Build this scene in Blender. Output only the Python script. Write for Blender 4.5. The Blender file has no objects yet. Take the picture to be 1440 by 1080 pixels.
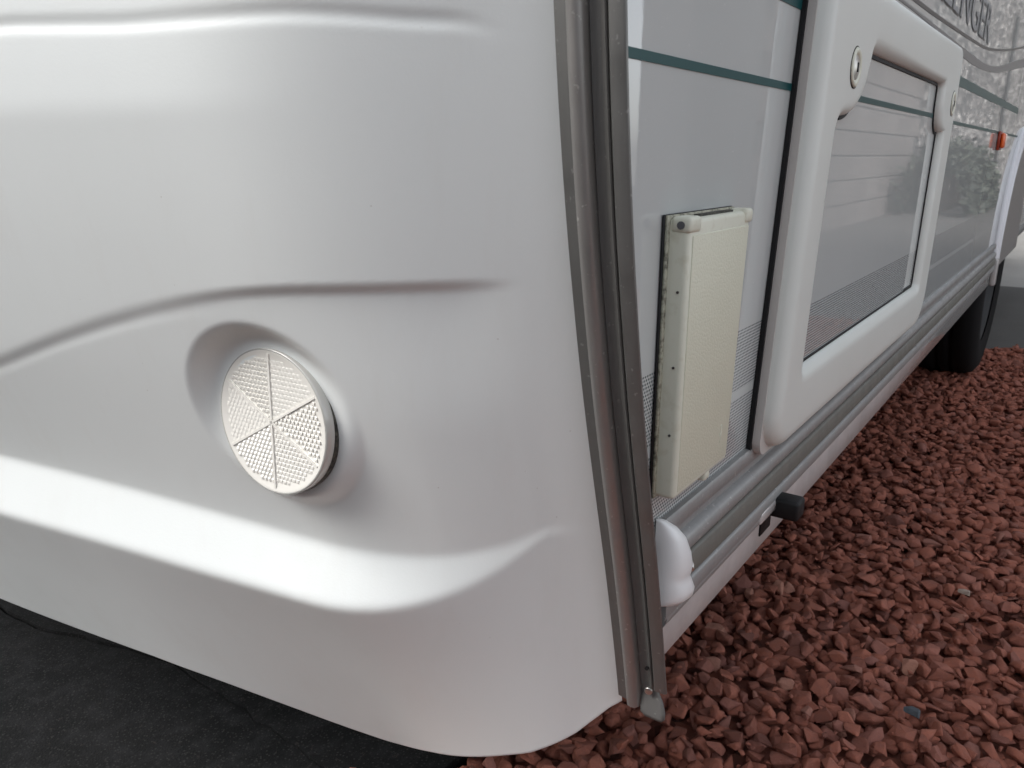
import bpy, bmesh, math, random
import numpy as np
from mathutils import Vector, Matrix

random.seed(7)
rng = np.random.default_rng(11)
SC = bpy.context.scene
COL = SC.collection
R = math.radians

# ------------------------------------------------------------------ camera
CAM_H = 0.63
cam_d = bpy.data.cameras.new('camera')
cam = bpy.data.objects.new('camera', cam_d)
COL.objects.link(cam)
cam_d.sensor_width = 36.0
cam_d.lens = 28.0
cam_d.clip_start = 0.02
cam_d.clip_end = 500.0
cam.location = (0, 0, CAM_H)
cam.rotation_euler = (R(90 - 16.04), 0, R(35.46 - 90))
cam_d.dof.use_dof = True
cam_d.dof.focus_distance = 0.62
cam_d.dof.aperture_fstop = 26
SC.camera = cam

# ------------------------------------------------------------------ world, sun
SUN_EL, SUN_AZ = 42.0, 140.0        # azimuth: where the light comes from, ccw from +X
world = bpy.data.worlds.new('World')
SC.world = world
world.use_nodes = True
wn, wl = world.node_tree.nodes, world.node_tree.links
wn.clear()
sky = wn.new('ShaderNodeTexSky')
sky.sky_type = 'NISHITA'
sky.sun_disc = False
sky.sun_elevation = R(SUN_EL)
sky.sun_rotation = R(90 - SUN_AZ)
sky.air_density = 1.0
sky.dust_density = 2.0
sky.ozone_density = 1.0
hs = wn.new('ShaderNodeHueSaturation')          # an overcast sky is grey
hs.inputs['Saturation'].default_value = 0.28
bg = wn.new('ShaderNodeBackground')
bg.inputs['Strength'].default_value = 0.15
wo = wn.new('ShaderNodeOutputWorld')
wl.new(sky.outputs[0], hs.inputs['Color'])
wl.new(hs.outputs[0], bg.inputs['Color'])
wl.new(bg.outputs[0], wo.inputs['Surface'])

sun_d = bpy.data.lights.new('sun', 'SUN')
sun_d.energy = 0.85
sun_d.angle = R(28)
sun_d.color = (1.0, 0.985, 0.96)
sun = bpy.data.objects.new('sun', sun_d)
COL.objects.link(sun)
sv = Vector((math.cos(R(SUN_AZ)) * math.cos(R(SUN_EL)), math.sin(R(SUN_AZ)) * math.cos(R(SUN_EL)), math.sin(R(SUN_EL))))
sun.rotation_euler = sv.to_track_quat('Z', 'Y').to_euler()
sun.location = sv * 20

vs = SC.view_settings
vs.view_transform = 'Standard'
vs.look = 'None'
vs.gamma = 1
vs.exposure = 1.14
vs.use_curve_mapping = False
SC.cycles.max_bounces = 5
SC.cycles.diffuse_bounces = 3
SC.cycles.glossy_bounces = 3
SC.cycles.use_adaptive_sampling = True
SC.cycles.adaptive_threshold = 0.02
SC.cycles.use_denoising = True

# ------------------------------------------------------------------ helpers
WL = {}                               # world location of each object (nothing is rotated)

def mat(name, col, rough=0.5, metal=0.0, spec=0.5, coat=0.0, coat_r=0.05):
    m = bpy.data.materials.new(name)
    m.use_nodes = True
    b = m.node_tree.nodes['Principled BSDF']
    b.inputs['Base Color'].default_value = (*col, 1)
    b.inputs['Roughness'].default_value = rough
    b.inputs['Metallic'].default_value = metal
    b.inputs['Specular IOR Level'].default_value = spec
    b.inputs['Coat Weight'].default_value = coat
    b.inputs['Coat Roughness'].default_value = coat_r
    return m

class NT:
    """small wrapper to write node graphs"""
    def __init__(s, m):
        s.t = m.node_tree; s.n = s.t.nodes; s.l = s.t.links; s.b = s.n['Principled BSDF']
    def val(s, sock, v):
        if hasattr(v, 'links') or isinstance(v, bpy.types.NodeSocket): s.l.new(v, sock)
        else: sock.default_value = v
    def math(s, op, a, b=0.0, c=0.0):
        n = s.n.new('ShaderNodeMath'); n.operation = op
        for i, v in enumerate((a, b, c)): s.val(n.inputs[i], v)
        return n.outputs[0]
    def pos(s):
        g = s.n.new('ShaderNodeNewGeometry'); x = s.n.new('ShaderNodeSeparateXYZ')
        s.l.new(g.outputs['Position'], x.inputs[0])
        return g.outputs['Position'], x.outputs
    def noise(s, vec, scale, detail=3, rough=.55, dim='3D'):
        n = s.n.new('ShaderNodeTexNoise'); s.l.new(vec, n.inputs['Vector'])
        n.inputs['Scale'].default_value = scale; n.inputs['Detail'].default_value = detail
        n.inputs['Roughness'].default_value = rough
        return n.outputs['Fac']
    def voro(s, vec, scale, feature='F1', out='Distance'):
        n = s.n.new('ShaderNodeTexVoronoi'); n.feature = feature; s.l.new(vec, n.inputs['Vector'])
        n.inputs['Scale'].default_value = scale
        return n.outputs[out]
    def scale(s, vec, v):
        n = s.n.new('ShaderNodeVectorMath'); n.operation = 'MULTIPLY'; s.l.new(vec, n.inputs[0]); n.inputs[1].default_value = v
        return n.outputs[0]
    def ramp(s, fac, stops, interp='LINEAR'):
        n = s.n.new('ShaderNodeValToRGB'); s.l.new(fac, n.inputs[0]); cr = n.color_ramp; cr.interpolation = interp
        while len(cr.elements) > 1: cr.elements.remove(cr.elements[-1])
        for i, (p, c) in enumerate(stops):
            e = cr.elements[0] if i == 0 else cr.elements.new(p)
            e.position = p; e.color = (*c, 1) if len(c) == 3 else c
        return n.outputs['Color']
    def mix(s, f, a, b, mode='MIX'):
        n = s.n.new('ShaderNodeMix'); n.data_type = 'RGBA'; n.blend_type = mode
        s.val(n.inputs['Factor'], f)
        for k, v in ((6, a), (7, b)):
            if isinstance(v, tuple): n.inputs[k].default_value = (*v, 1)
            else: s.l.new(v, n.inputs[k])
        return n.outputs[2]
    def bump(s, h, strength=.2, dist=.001):
        n = s.n.new('ShaderNodeBump'); n.inputs['Strength'].default_value = strength
        n.inputs['Distance'].default_value = dist; s.l.new(h, n.inputs['Height'])
        s.l.new(n.outputs[0], s.b.inputs['Normal'])
    def color(s, c): s.l.new(c, s.b.inputs['Base Color'])
    def rough(s, c): s.l.new(c, s.b.inputs['Roughness'])

def link(o, parent=None, loc=(0, 0, 0)):
    COL.objects.link(o)
    WL[o] = Vector(loc)
    if parent is not None:
        o.parent = parent
        o.location = Vector(loc) - WL[parent]
    else:
        o.location = loc
    return o

def mesh_obj(name, V, F, m, parent=None, smooth=False, origin=None):
    """one mesh object from world-space vertices; its origin sits at the middle of its box"""
    V = np.asarray(V, float)
    c = (V.min(0) + V.max(0)) / 2 if origin is None else np.asarray(origin, float)
    me = bpy.data.meshes.new(name)
    me.from_pydata((V - c).tolist(), [], [list(map(int, f)) for f in F])
    me.validate()
    bm = bmesh.new(); bm.from_mesh(me); bmesh.ops.recalc_face_normals(bm, faces=bm.faces); bm.to_mesh(me); bm.free()
    if smooth: me.shade_smooth()
    if m: me.materials.append(m)
    return link(bpy.data.objects.new(name, me), parent, c)

def bm_obj(name, bm, m, parent=None, smooth=False, sharp=None):
    bmesh.ops.recalc_face_normals(bm, faces=bm.faces)
    me = bpy.data.meshes.new(name)
    V = np.array([v.co[:] for v in bm.verts]); c = (V.min(0) + V.max(0)) / 2
    bmesh.ops.translate(bm, verts=bm.verts, vec=-Vector(c))
    bm.to_mesh(me); bm.free()
    if smooth:
        me.shade_smooth()
        if sharp: me.set_sharp_from_angle(angle=R(sharp))
    if m: me.materials.append(m)
    return link(bpy.data.objects.new(name, me), parent, c)

def box_bm(x0, x1, y0, y1, z0, z1, bev=0.0, seg=2, bm=None):
    bm = bm or bmesh.new()
    r = bmesh.ops.create_cube(bm, size=1)
    vs_ = r['verts']
    for v in vs_:
        v.co = Vector((x0 + (v.co.x + .5) * (x1 - x0), y0 + (v.co.y + .5) * (y1 - y0), z0 + (v.co.z + .5) * (z1 - z0)))
    if bev:
        es = list({e for v in vs_ for e in v.link_edges})
        bmesh.ops.bevel(bm, geom=es, offset=bev, segments=seg, profile=.5, affect='EDGES')
    return bm

def box(name, x0, x1, y0, y1, z0, z1, m, parent=None, bev=0.0, seg=2):
    return bm_obj(name, box_bm(x0, x1, y0, y1, z0, z1, bev, seg), m, parent, smooth=bev > 0, sharp=50)

def cyl(name, c, axis, r, depth, m, parent=None, seg=32, bev=0.0):
    bm = bmesh.new()
    q = Vector(axis).to_track_quat('Z', 'Y').to_matrix().to_4x4()
    bmesh.ops.create_cone(bm, cap_ends=True, segments=seg, radius1=r, radius2=r, depth=depth)
    if bev:
        es = [e for e in bm.edges if abs(e.verts[0].co.z - e.verts[1].co.z) < 1e-6]
        bmesh.ops.bevel(bm, geom=es, offset=bev, segments=3, profile=.5, affect='EDGES')
    bmesh.ops.transform(bm, matrix=Matrix.Translation(Vector(c)) @ q, verts=bm.verts)
    return bm_obj(name, bm, m, parent, smooth=True, sharp=40)

def grid_faces(nu, nv):
    i = np.arange(nu - 1)[:, None] * nv + np.arange(nv - 1)[None, :]
    return np.stack([i, i + nv, i + nv + 1, i + 1], -1).reshape(-1, 4)

def empty(name, loc, parent=None):
    o = bpy.data.objects.new(name, None)
    o.empty_display_size = .05
    return link(o, parent, loc)

def tag(o, label=None, cat=None, group=None, kind=None):
    if label: o['label'] = label
    if cat: o['category'] = cat
    if group: o['group'] = group
    if kind: o['kind'] = kind
    return o

def sst(a, b, x):
    t = np.clip((x - a) / (b - a), 0, 1)
    return t * t * (3 - 2 * t)

def smooth_curve(xs, ys, n=9):
    """dense, softened interpolation of measured points"""
    X = np.linspace(xs[0], xs[-1], 600); Y = np.interp(X, xs, ys)
    for _ in range(n):
        Y[1:-1] = (Y[:-2] + 2 * Y[1:-1] + Y[2:]) / 4
    k = 25
    Yp = np.pad(Y, k, mode='reflect', reflect_type='odd')
    Y = np.convolve(Yp, np.ones(2 * k + 1) / (2 * k + 1), 'valid')
    return lambda x: np.interp(x, X, Y)

# ------------------------------------------------------------------ materials
M = {}
# moulded white front
m = M['abs'] = mat('white_moulded_plastic', (.72, .72, .705), .36, 0, .45)
n = NT(m); P, X = n.pos()
n.bump(n.noise(P, 620, 2, .6), 0.08, .0008)
pc = n.mix(n.noise(P, 9, 4), (.725, .745, .727), (.698, .717, .70))
pc = n.mix(n.math('MULTIPLY', n.ramp(n.noise(n.scale(P, (30, 30, 5)), 1, 5, .7), [(.52, (0,) * 3), (.8, (1,) * 3)]), .22), pc, (.62, .61, .57))
pc = n.mix(n.ramp(n.voro(P, 55, 'F1'), [(.014, (.6,) * 3), (.032, (0,) * 3)]), pc, (.42, .40, .36))
n.color(pc)
n.rough(n.ramp(n.noise(P, 14, 3), [(.3, (.33,) * 3), (.7, (.42,) * 3)]))

# painted aluminium side with a printed dot band
D0, D1, D2, D3 = .4075, .4580, .4640, .5100
def side_material(name, shear=0.0):
    m = mat(name, (.55, .57, .6), .018, 0, .9, coat=0)
    n = NT(m); P, X = n.pos()
    z = X['Z']; x = X['X']
    pitch = .0023
    row = n.math('DIVIDE', z, pitch)
    odd = n.math('MODULO', n.math('FLOOR', row), 2.0)
    cx = n.math('SUBTRACT', n.math('FRACT', n.math('ADD', n.math('DIVIDE', x, pitch * 1.25), n.math('MULTIPLY', odd, .5))), .5)
    cz = n.math('SUBTRACT', n.math('FRACT', row), .5)
    d2 = n.math('ADD', n.math('MULTIPLY', cx, cx), n.math('MULTIPLY', cz, cz))
    dot = n.math('LESS_THAN', d2, .115)
    b1 = n.math('MULTIPLY', n.math('GREATER_THAN', z, D0), n.math('LESS_THAN', z, D1))
    b2 = n.math('MULTIPLY', n.math('GREATER_THAN', z, D2), n.math('LESS_THAN', z, D3))
    on = n.math('MULTIPLY', dot, n.math('ADD', b1, b2))
    base = n.mix(n.noise(P, 7, 4), (.52, .537, .525), (.48, .497, .485))
    sp = n.ramp(n.noise(P, 420, 2), [(.70, (0,) * 3), (.76, (1,) * 3)])
    base = n.mix(n.math('MULTIPLY', sp, .35), base, (.72, .72, .72))
    n.color(n.mix(on, base, (.115, .125, .13)))
    h = n.math('ADD', n.noise(P, 45, 2), n.math('MULTIPLY', n.noise(P, 500, 2), .08))
    n.bump(h, .006, .002)
    return m
M['side'] = side_material('painted_aluminium_side')
M['teal'] = mat('dark_teal_stripe', (.008, .062, .065), .3, 0, .15, coat=0)
M['stripe_grey'] = mat('grey_stripe', (.17, .165, .165), .3, 0, .15, coat=0)
M['stripe_dark'] = mat('dark_brown_grey_stripe', (.055, .05, .05), .3, 0, .15, coat=0)
M['letter_fill'] = mat('grey_lettering', (.24, .25, .26), .3, 0, .15, coat=0)

def metal(name, col, rough, metallic=.75, streak=.5):
    m = mat(name, col, rough, metallic)
    n = NT(m); P, X = n.pos()
    st = n.noise(n.scale(P, (260, 260, 6)), 1, 4)
    sp = n.ramp(n.noise(P, 260, 3), [(.66, (0,) * 3), (.72, (1,) * 3)])
    blot = n.noise(P, 38, 4)
    c = n.mix(n.math('MULTIPLY', st, streak), col, tuple(v * .62 for v in col))
    c = n.mix(n.math('MULTIPLY', n.ramp(blot, [(.45, (0,) * 3), (.7, (1,) * 3)]), .35), c, tuple(v * .72 for v in col))
    c = n.mix(n.math('MULTIPLY', sp, .5), c, tuple(min(1, v * 1.9) for v in col))
    n.color(c)
    n.rough(n.ramp(blot, [(.3, (rough,) * 3), (.7, (min(1, rough + .18),) * 3)]))
    n.bump(n.math('ADD', st, n.noise(P, 500, 2)), .08, .0006)
    return m
M['alu'] = metal('weathered_aluminium', (.21, .207, .198), .42)
M['alu_light'] = metal('pale_aluminium', (.35, .335, .32), .34, .7)
M['alu_x'] = metal('sill_aluminium', (.34, .337, .33), .42, .4)
M['insert'] = metal('grey_vinyl_insert', (.115, .112, .106), .5, .0)
M['olive'] = metal('olive_grey_vinyl', (.16, .155, .135), .5, .0)
M['black'] = mat('black_rubber', (.008, .008, .0085), .6, 0, .3)
M['tyre'] = mat('tyre_rubber', (.008, .008, .0085), .85, 0, .2)
M['dark'] = mat('dark_underside', (.03, .03, .032), .9)
M['sealant'] = mat('white_sealant', (.75, .74, .72), .6)
M['steel'] = mat('screw_steel', (.55, .53, .5), .3, .95)
M['white_gloss'] = mat('white_cap_plastic', (.74, .74, .73), .3)
m = M['skirt'] = mat('pale_skirt_paint', (.60, .585, .575), .16, 0, .5, coat=.5, coat_r=.08)
n = NT(m); P, X = n.pos()
n.color(n.mix(n.ramp(n.noise(P, 24, 5, .65), [(.35, (0,) * 3), (.75, (1,) * 3)]), (.48, .455, .44), (.38, .36, .345)))
n.bump(n.noise(P, 30, 2), .03, .002)

m = M['cream_frame'] = mat('greenish_white_moulding', (.66, .675, .635), .42)
n = NT(m); P, X = n.pos()
n.bump(n.noise(P, 1100, 2), .10, .0006)
n.color(n.mix(n.noise(P, 11, 4), (.67, .685, .645), (.62, .63, .585)))
M['flange'] = mat('pinkish_grey_flange', (.50, .47, .44), .45)

m = M['cream'] = mat('cream_grained_plastic', (.62, .60, .45), .48)
n = NT(m); P, X = n.pos()
g = n.voro(P, 380, 'DISTANCE_TO_EDGE')
n.bump(n.math('ADD', n.ramp(g, [(0, (0,) * 3), (.28, (1,) * 3)]), n.noise(P, 700, 2)), .2, .0006)
n.color(n.mix(n.noise(P, 16, 4), (.60, .59, .465), (.65, .64, .51)))
m = M['cream_smooth'] = mat('cream_smooth_plastic', (.655, .655, .545), .40)
n = NT(m); P, X = n.pos()
n.color(n.mix(n.ramp(n.noise(P, 120, 3), [(.55, (0,) * 3), (.8, (1,) * 3)]), (.655, .655, .545), (.56, .54, .42)))
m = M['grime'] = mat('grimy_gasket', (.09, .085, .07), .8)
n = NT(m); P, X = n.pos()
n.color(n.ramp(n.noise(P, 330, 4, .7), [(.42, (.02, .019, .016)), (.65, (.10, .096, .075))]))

# ------------------------------------------------------------------ ground
m = M['bed'] = mat('red_grit', (.12, .05, .04), .95)
n = NT(m); P, X = n.pos()
v = n.voro(P, 46, 'F1', 'Color')
sepn = n.n.new('ShaderNodeSeparateColor'); n.l.new(v, sepn.inputs[0])
n.color(n.ramp(sepn.outputs[0], [(0, (.12, .042, .028)), (.5, (.21, .07, .045)), (1, (.29, .10, .065))]))
n.bump(n.voro(P, 46, 'F1'), 1.0, .012)

m = M['asphalt'] = mat('dark_asphalt', (.02, .02, .02), .95, 0, .15)
n = NT(m); P, X = n.pos()
c = n.ramp(n.noise(P, 5, 5, .6), [(.35, (.006, .0065, .0065)), (.7, (.012, .0118, .0115))])
c = n.mix(n.ramp(n.noise(P, 34, 5, .7), [(.45, (0,) * 3), (.75, (.8,) * 3)]), c, (.022, .022, .023))
c = n.mix(n.ramp(n.voro(P, 240, 'F1'), [(.10, (1,) * 3), (.35, (0,) * 3)]), c, (.032, .031, .030))
c = n.mix(n.ramp(n.noise(P, 130, 3, .7), [(.62, (0,) * 3), (.70, (1,) * 3)]), c, (.028, .024, .022))
n.color(c)
n.bump(n.math('ADD', n.voro(P, 420, 'F1'), n.noise(P, 260, 5, .8)), .35, .0015)

m = M['concrete'] = mat('pale_concrete', (.27, .26, .24), .9)
n = NT(m); P, X = n.pos()
n.color(n.mix(n.noise(P, 2.2, 6, .65), (.20, .195, .18), (.33, .315, .29)))
n.bump(n.noise(P, 90, 5), .5, .006)

def sheet(name, poly, z, m, thick=.03):
    k = len(poly)
    V = [(x, y, z) for x, y in poly] + [(x, y, z - thick) for x, y in poly]
    F = [list(range(k)), list(range(2 * k - 1, k - 1, -1))] + [[i, i + k, (i + 1) % k + k, (i + 1) % k] for i in range(k)]
    return mesh_obj(name, V, F, m)

WY = -1.50
far = 120
ground = sheet('concrete_ground', [(-far, -far), (far, -far), (far, far), (-far, far)], -.060, M['concrete'])
tag(ground, kind='structure')
EDGE_Y = .462                                     # where the red gravel stops under the caravan
def far_edge(y): return 3.12 - .55 * (y - .1) + .05 * np.sin(y * 17)   # ragged far end of the gravel
bed = sheet('gravel_bed', [(-.05, WY), (3.6, WY), (3.25, -.3), (3.10, .15), (2.92, EDGE_Y), (-.05, EDGE_Y)], -.017, M['bed'], .022)
tag(bed, kind='structure')
jy = np.concatenate([np.linspace(EDGE_Y + .004, 1.3, 34), [2.6]])
jx = np.interp(jy, [.466, .70, .878, .98, 1.10, 1.3, 2.6], [.452, .464, .4665, .442, .405, .392, .36]) + np.concatenate([rng.normal(0, .0022, 34), [0]])
drive = sheet('asphalt_drive', [(-40, -40), (-.054, -40), (-.054, EDGE_Y + .004)] + list(zip(jx, jy)) + [(.36, 40), (-40, 40)], .000, M['asphalt'], .03)
tag(drive, kind='structure')
drive2 = sheet('asphalt_yard', [(6.5, EDGE_Y + .004), (6.5, 2.6)] + list(zip(jx + .0012 + .0035 * sst(.80, .9, jy), jy))[::-1], .002, M['asphalt'], .03)
tag(drive2, kind='structure')
M['yard'] = mat('dark_grey_yard', (.09, .085, .08), .9)
n = NT(M['yard']); P, X = n.pos()
n.color(n.mix(n.noise(P, 3, 6, .65), (.065, .062, .058), (.115, .108, .10)))
n.bump(n.noise(P, 120, 5), .5, .005)
yard = sheet('yard', [(2.2, -30), (16, -30), (16, .12), (4.7, .12), (4.7, EDGE_Y + .002), (2.925, EDGE_Y + .002), (3.10, .15), (3.25, -.3), (3.60, WY), (2.2, WY - .01)], -.006, M['yard'], .03)
tag(yard, kind='structure')

# ---- crushed red stones
def hull_stone(r):
    while True:
        k = r.integers(10, 15)
        p = r.normal(size=(k, 3)); p /= np.linalg.norm(p, axis=1)[:, None]
        p *= np.array([1, r.uniform(.62, .95), r.uniform(.40, .62)]) * r.uniform(.86, 1.04, (k, 1))
        bm = bmesh.new()
        for q in p: bm.verts.new(q)
        res = bmesh.ops.convex_hull(bm, input=bm.verts)
        bmesh.ops.delete(bm, geom=[v for v in bm.verts if not v.link_faces], context='VERTS')
        bmesh.ops.dissolve_limit(bm, angle_limit=R(14), verts=bm.verts, edges=bm.edges)
        bmesh.ops.bevel(bm, geom=list(bm.edges), offset=.055, segments=1, affect='EDGES', clamp_overlap=True)
        bmesh.ops.triangulate(bm, faces=bm.faces)
        bm.verts.ensure_lookup_table(); bm.verts.index_update()
        V = np.array([v.co[:] for v in bm.verts]); F = np.array([[v.index for v in f.verts] for f in bm.faces])
        bm.free()
        if 20 < len(F) < 160: return V, F
PROTO = [hull_stone(rng) for _ in range(22)]

STOPS = [(0, (.15, .058, .042)), (.18, (.235, .083, .055)), (.5, (.295, .099, .062)), (.78, (.355, .126, .081)), (.93, (.26, .112, .088)), (1, (.44, .21, .145))]
def stone_mat(name, src):
    m = mat(name, (.2, .08, .06), .86, 0, .3)
    n = NT(m); P, X = n.pos()
    if src == 'attr':
        a = n.n.new('ShaderNodeAttribute'); a.attribute_name = 'tone'; f = a.outputs['Fac']
    else:
        a = n.n.new('ShaderNodeObjectInfo'); f = a.outputs['Random']
    c = n.ramp(f, STOPS)
    c = n.mix(n.ramp(n.noise(P, 120, 5, .65), [(.38, (0,) * 3), (.7, (.55,) * 3)]), c, (.19, .082, .066), 'MIX')
    c = n.mix(n.ramp(n.noise(P, 600, 2), [(.64, (0,) * 3), (.75, (.4,) * 3)]), c, (.42, .25, .2))
    n.color(c)
    n.bump(n.math('ADD', n.noise(P, 380, 4, .65), n.noise(P, 90, 3)), .55, .0022)
    return m
M['stone'] = stone_mat('red_crushed_stone', 'info')
M['stone_a'] = stone_mat('red_crushed_stone_mass', 'attr')

def rot_mats(k, tilt):
    a = rng.uniform(0, 2 * np.pi, k); b = rng.normal(0, tilt, k); c = rng.normal(0, tilt, k)
    Rz = np.zeros((k, 3, 3)); Rz[:, 0, 0] = np.cos(a); Rz[:, 0, 1] = -np.sin(a); Rz[:, 1, 0] = np.sin(a); Rz[:, 1, 1] = np.cos(a); Rz[:, 2, 2] = 1
    Rx = np.zeros((k, 3, 3)); Rx[:, 0, 0] = 1; Rx[:, 1, 1] = np.cos(b); Rx[:, 1, 2] = -np.sin(b); Rx[:, 2, 1] = np.sin(b); Rx[:, 2, 2] = np.cos(b)
    Ry = np.zeros((k, 3, 3)); Ry[:, 1, 1] = 1; Ry[:, 0, 0] = np.cos(c); Ry[:, 0, 2] = np.sin(c); Ry[:, 2, 0] = -np.sin(c); Ry[:, 2, 2] = np.cos(c)
    return np.einsum('kij,kjl,klm->kim', Rz, Rx, Ry)

pos_l, size_l = [], []   # four layers: coarse below, fines on top
for sp, z0, dz, lo, hi, keep in ((.0225, -.005, .0025, .0135, .020, 1.0), (.0250, .003, .003, .0125, .0215, 1.0), (.036, .0085, .003, .009, .0195, .55), (.0165, .0030, .005, .0035, .0085, .5)):
    gx, gy = np.meshgrid(np.arange(-.1, 3.3, sp), np.arange(-.82, EDGE_Y + .05, sp))
    gx = gx.ravel(); gy = gy.ravel()
    gx = gx + rng.uniform(-.46, .46, gx.size) * sp; gy = gy + rng.uniform(-.46, .46, gy.size) * sp
    wob = .018 * np.sin(gx * 23) + .012 * np.sin(gx * 61 + 1)
    ok = (gy < EDGE_Y - .006 + wob * .8) & (gx < far_edge(gy)) & (rng.uniform(0, 1, gx.size) < keep)
    k = ok.sum()
    sz = lo + (hi - lo) * rng.beta(1.6, 2.2, k)
    pos_l.append(np.stack([gx[ok], gy[ok], z0 + rng.normal(0, dz, k)], 1)); size_l.append(sz)
pos_l.append(np.stack([rng.uniform(.45, 2.6, 60), EDGE_Y + .01 + np.abs(rng.normal(0, .035, 60)), np.full(60, .007)], 1)); size_l.append(rng.uniform(.005, .013, 60))
pos = np.concatenate(pos_l); size = np.concatenate(size_l)
rots = rot_mats(len(pos), .28)
kind = rng.integers(0, len(PROTO), len(pos))
tone = rng.beta(2.0, 2.0, len(pos))
# how big each stone shows from where the photograph was taken; hidden low ones do not count
dist = np.linalg.norm(pos - np.array([0, 0, CAM_H]), axis=1)
ang = np.degrees(np.arctan2(pos[:, 1], pos[:, 0])) - 35.46
el = np.degrees(np.arctan2(pos[:, 2] - CAM_H, np.hypot(pos[:, 0], pos[:, 1])))
vis = (ang > -36.5) & (ang < 4) & (el > -42.2) & (pos[:, 2] > .002) & ~((pos[:, 0] < .56) & (pos[:, 1] > .28))
score = np.where(vis, size / dist, 0)
top = np.argsort(-score)[:300]
pm = []
for V, F in PROTO:
    me = bpy.data.meshes.new('stone'); me.from_pydata(V.tolist(), [], F.tolist()); me.materials.append(M['stone']); pm.append(me)
for i in top:
    o = bpy.data.objects.new('stone', pm[kind[i]])
    link(o, bed, pos[i])
    Mx = Matrix(rots[i].tolist()); o.rotation_euler = Mx.to_euler(); o.scale = (size[i],) * 3
rest = np.setdiff1d(np.arange(len(pos)), top)
Vs, Fs, Ts, off = [], [], [], 0
for k, (V, F) in enumerate(PROTO):
    idx = rest[kind[rest] == k]
    W = np.einsum('kij,nj->kni', rots[idx], V) * size[idx][:, None, None] + pos[idx][:, None, :]
    Vs.append(W.reshape(-1, 3)); Fs.append((F[None] + (off + np.arange(len(idx)) * len(V))[:, None, None]).reshape(-1, 3))
    Ts.append(np.repeat(tone[idx], len(V))); off += len(idx) * len(V)
Vs = np.concatenate(Vs); Fs = np.concatenate(Fs); Ts = np.concatenate(Ts)
me = bpy.data.meshes.new('gravel')
me.vertices.add(len(Vs)); me.vertices.foreach_set('co', (Vs).astype(np.float32).ravel())
me.loops.add(Fs.size); me.loops.foreach_set('vertex_index', Fs.astype(np.int32).ravel())
me.polygons.add(len(Fs)); me.polygons.foreach_set('loop_start', np.arange(0, Fs.size, 3, dtype=np.int32))
me.update(calc_edges=True)
at = me.attributes.new('tone', 'FLOAT', 'POINT'); at.data.foreach_set('value', Ts.astype(np.float32))
me.materials.append(M['stone_a'])
gr = link(bpy.data.objects.new('gravel', me), bed, (0, 0, 0))
tag(gr, 'small crushed red stones filling the bed beside the caravan', kind='stuff')

# ---- two stones that stand out by colour
def odd_stone(x, y, z, s, col, label):
    V, F = PROTO[5]
    m = mat('odd_stone_rock', col, .8); n = NT(m); P, X = n.pos()
    n.color(n.mix(n.noise(P, 260, 4), col, tuple(v * .6 for v in col))); n.bump(n.noise(P, 380, 4), .5, .002)
    o = mesh_obj('stone', V * s + np.array([x, y, z]), F, m, bed)
    o['label'] = label
odd_stone(.885, .075, .022, .0155, (.085, .10, .115), 'blue grey stone among the red gravel')
odd_stone(1.215, .062, .020, .014, (.42, .33, .27), 'pale buff stone among the red gravel')

# ------------------------------------------------------------------ house wall (seen mirrored in the caravan side)
m = M['roughcast'] = mat('grey_roughcast', (.36, .33, .31), .95)
n = NT(m); P, X = n.pos()
v = n.voro(P, 12, 'F1', 'Color'); sep = n.n.new('ShaderNodeSeparateColor'); n.l.new(v, sep.inputs[0])
n.color(n.ramp(sep.outputs[0], [(0, (.03, .028, .026)), (.4, (.10, .093, .088)), (.75, (.20, .182, .17)), (.86, (.34, .31, .29)), (1, (.72, .69, .65))]))
n.bump(n.voro(P, 12, 'F1'), 1.0, .05)
m = M['block'] = mat('grey_pink_block', (.42, .37, .34), .9)
n = NT(m); P, X = n.pos()
oi = n.n.new('ShaderNodeObjectInfo')
n.color(n.mix(n.noise(P, 30, 5), n.ramp(oi.outputs['Random'], [(0, (.17, .148, .138)), (1, (.25, .22, .205))]), (.17, .152, .142)))
n.bump(n.noise(P, 60, 4), .6, .006)
M['mortar'] = mat('grey_mortar', (.115, .11, .105), .95)
wall = empty('house_wall', (7, WY, 0))
tag(wall, 'block and roughcast house wall mirrored in the glossy caravan side', 'wall')
BX0, BX1, BZ = 5.4, 11.12, 2.7
M['render'] = mat('smooth_wall_render', (.17, .165, .16), .95)
box('smooth_panel', 4.3, BX0 - .004, WY - .30, WY, -.059, 5.2, M['render'], wall)
box('roughcast_panel', BX1 + .004, 34, WY - .30, WY, -.059, 5.2, M['roughcast'], wall)
box('smooth_panel', BX0, BX1, WY - .30, WY, BZ + .004, 5.2, M['render'], wall)
box('mortar_backing', BX0, BX1, WY - .29, WY - .012, -.059, BZ, M['mortar'], wall)
bmB = box_bm(-.215, .215, -.05, .05, -.1025, .1025, .006, 1)
mB = bpy.data.meshes.new('block'); bmB.to_mesh(mB); bmB.free(); mB.materials.append(M['block'])
r_ = 0; z = .0825
while z + .1025 < BZ:
    x = BX0 + .22 + (.22 if r_ % 2 else 0)
    while x + .215 < BX1 + .01:
        o = bpy.data.objects.new('block', mB); link(o, wall, (x, WY - .05 + random.uniform(-.002, .002), z)); x += .44
    z += .215; r_ += 1
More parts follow.
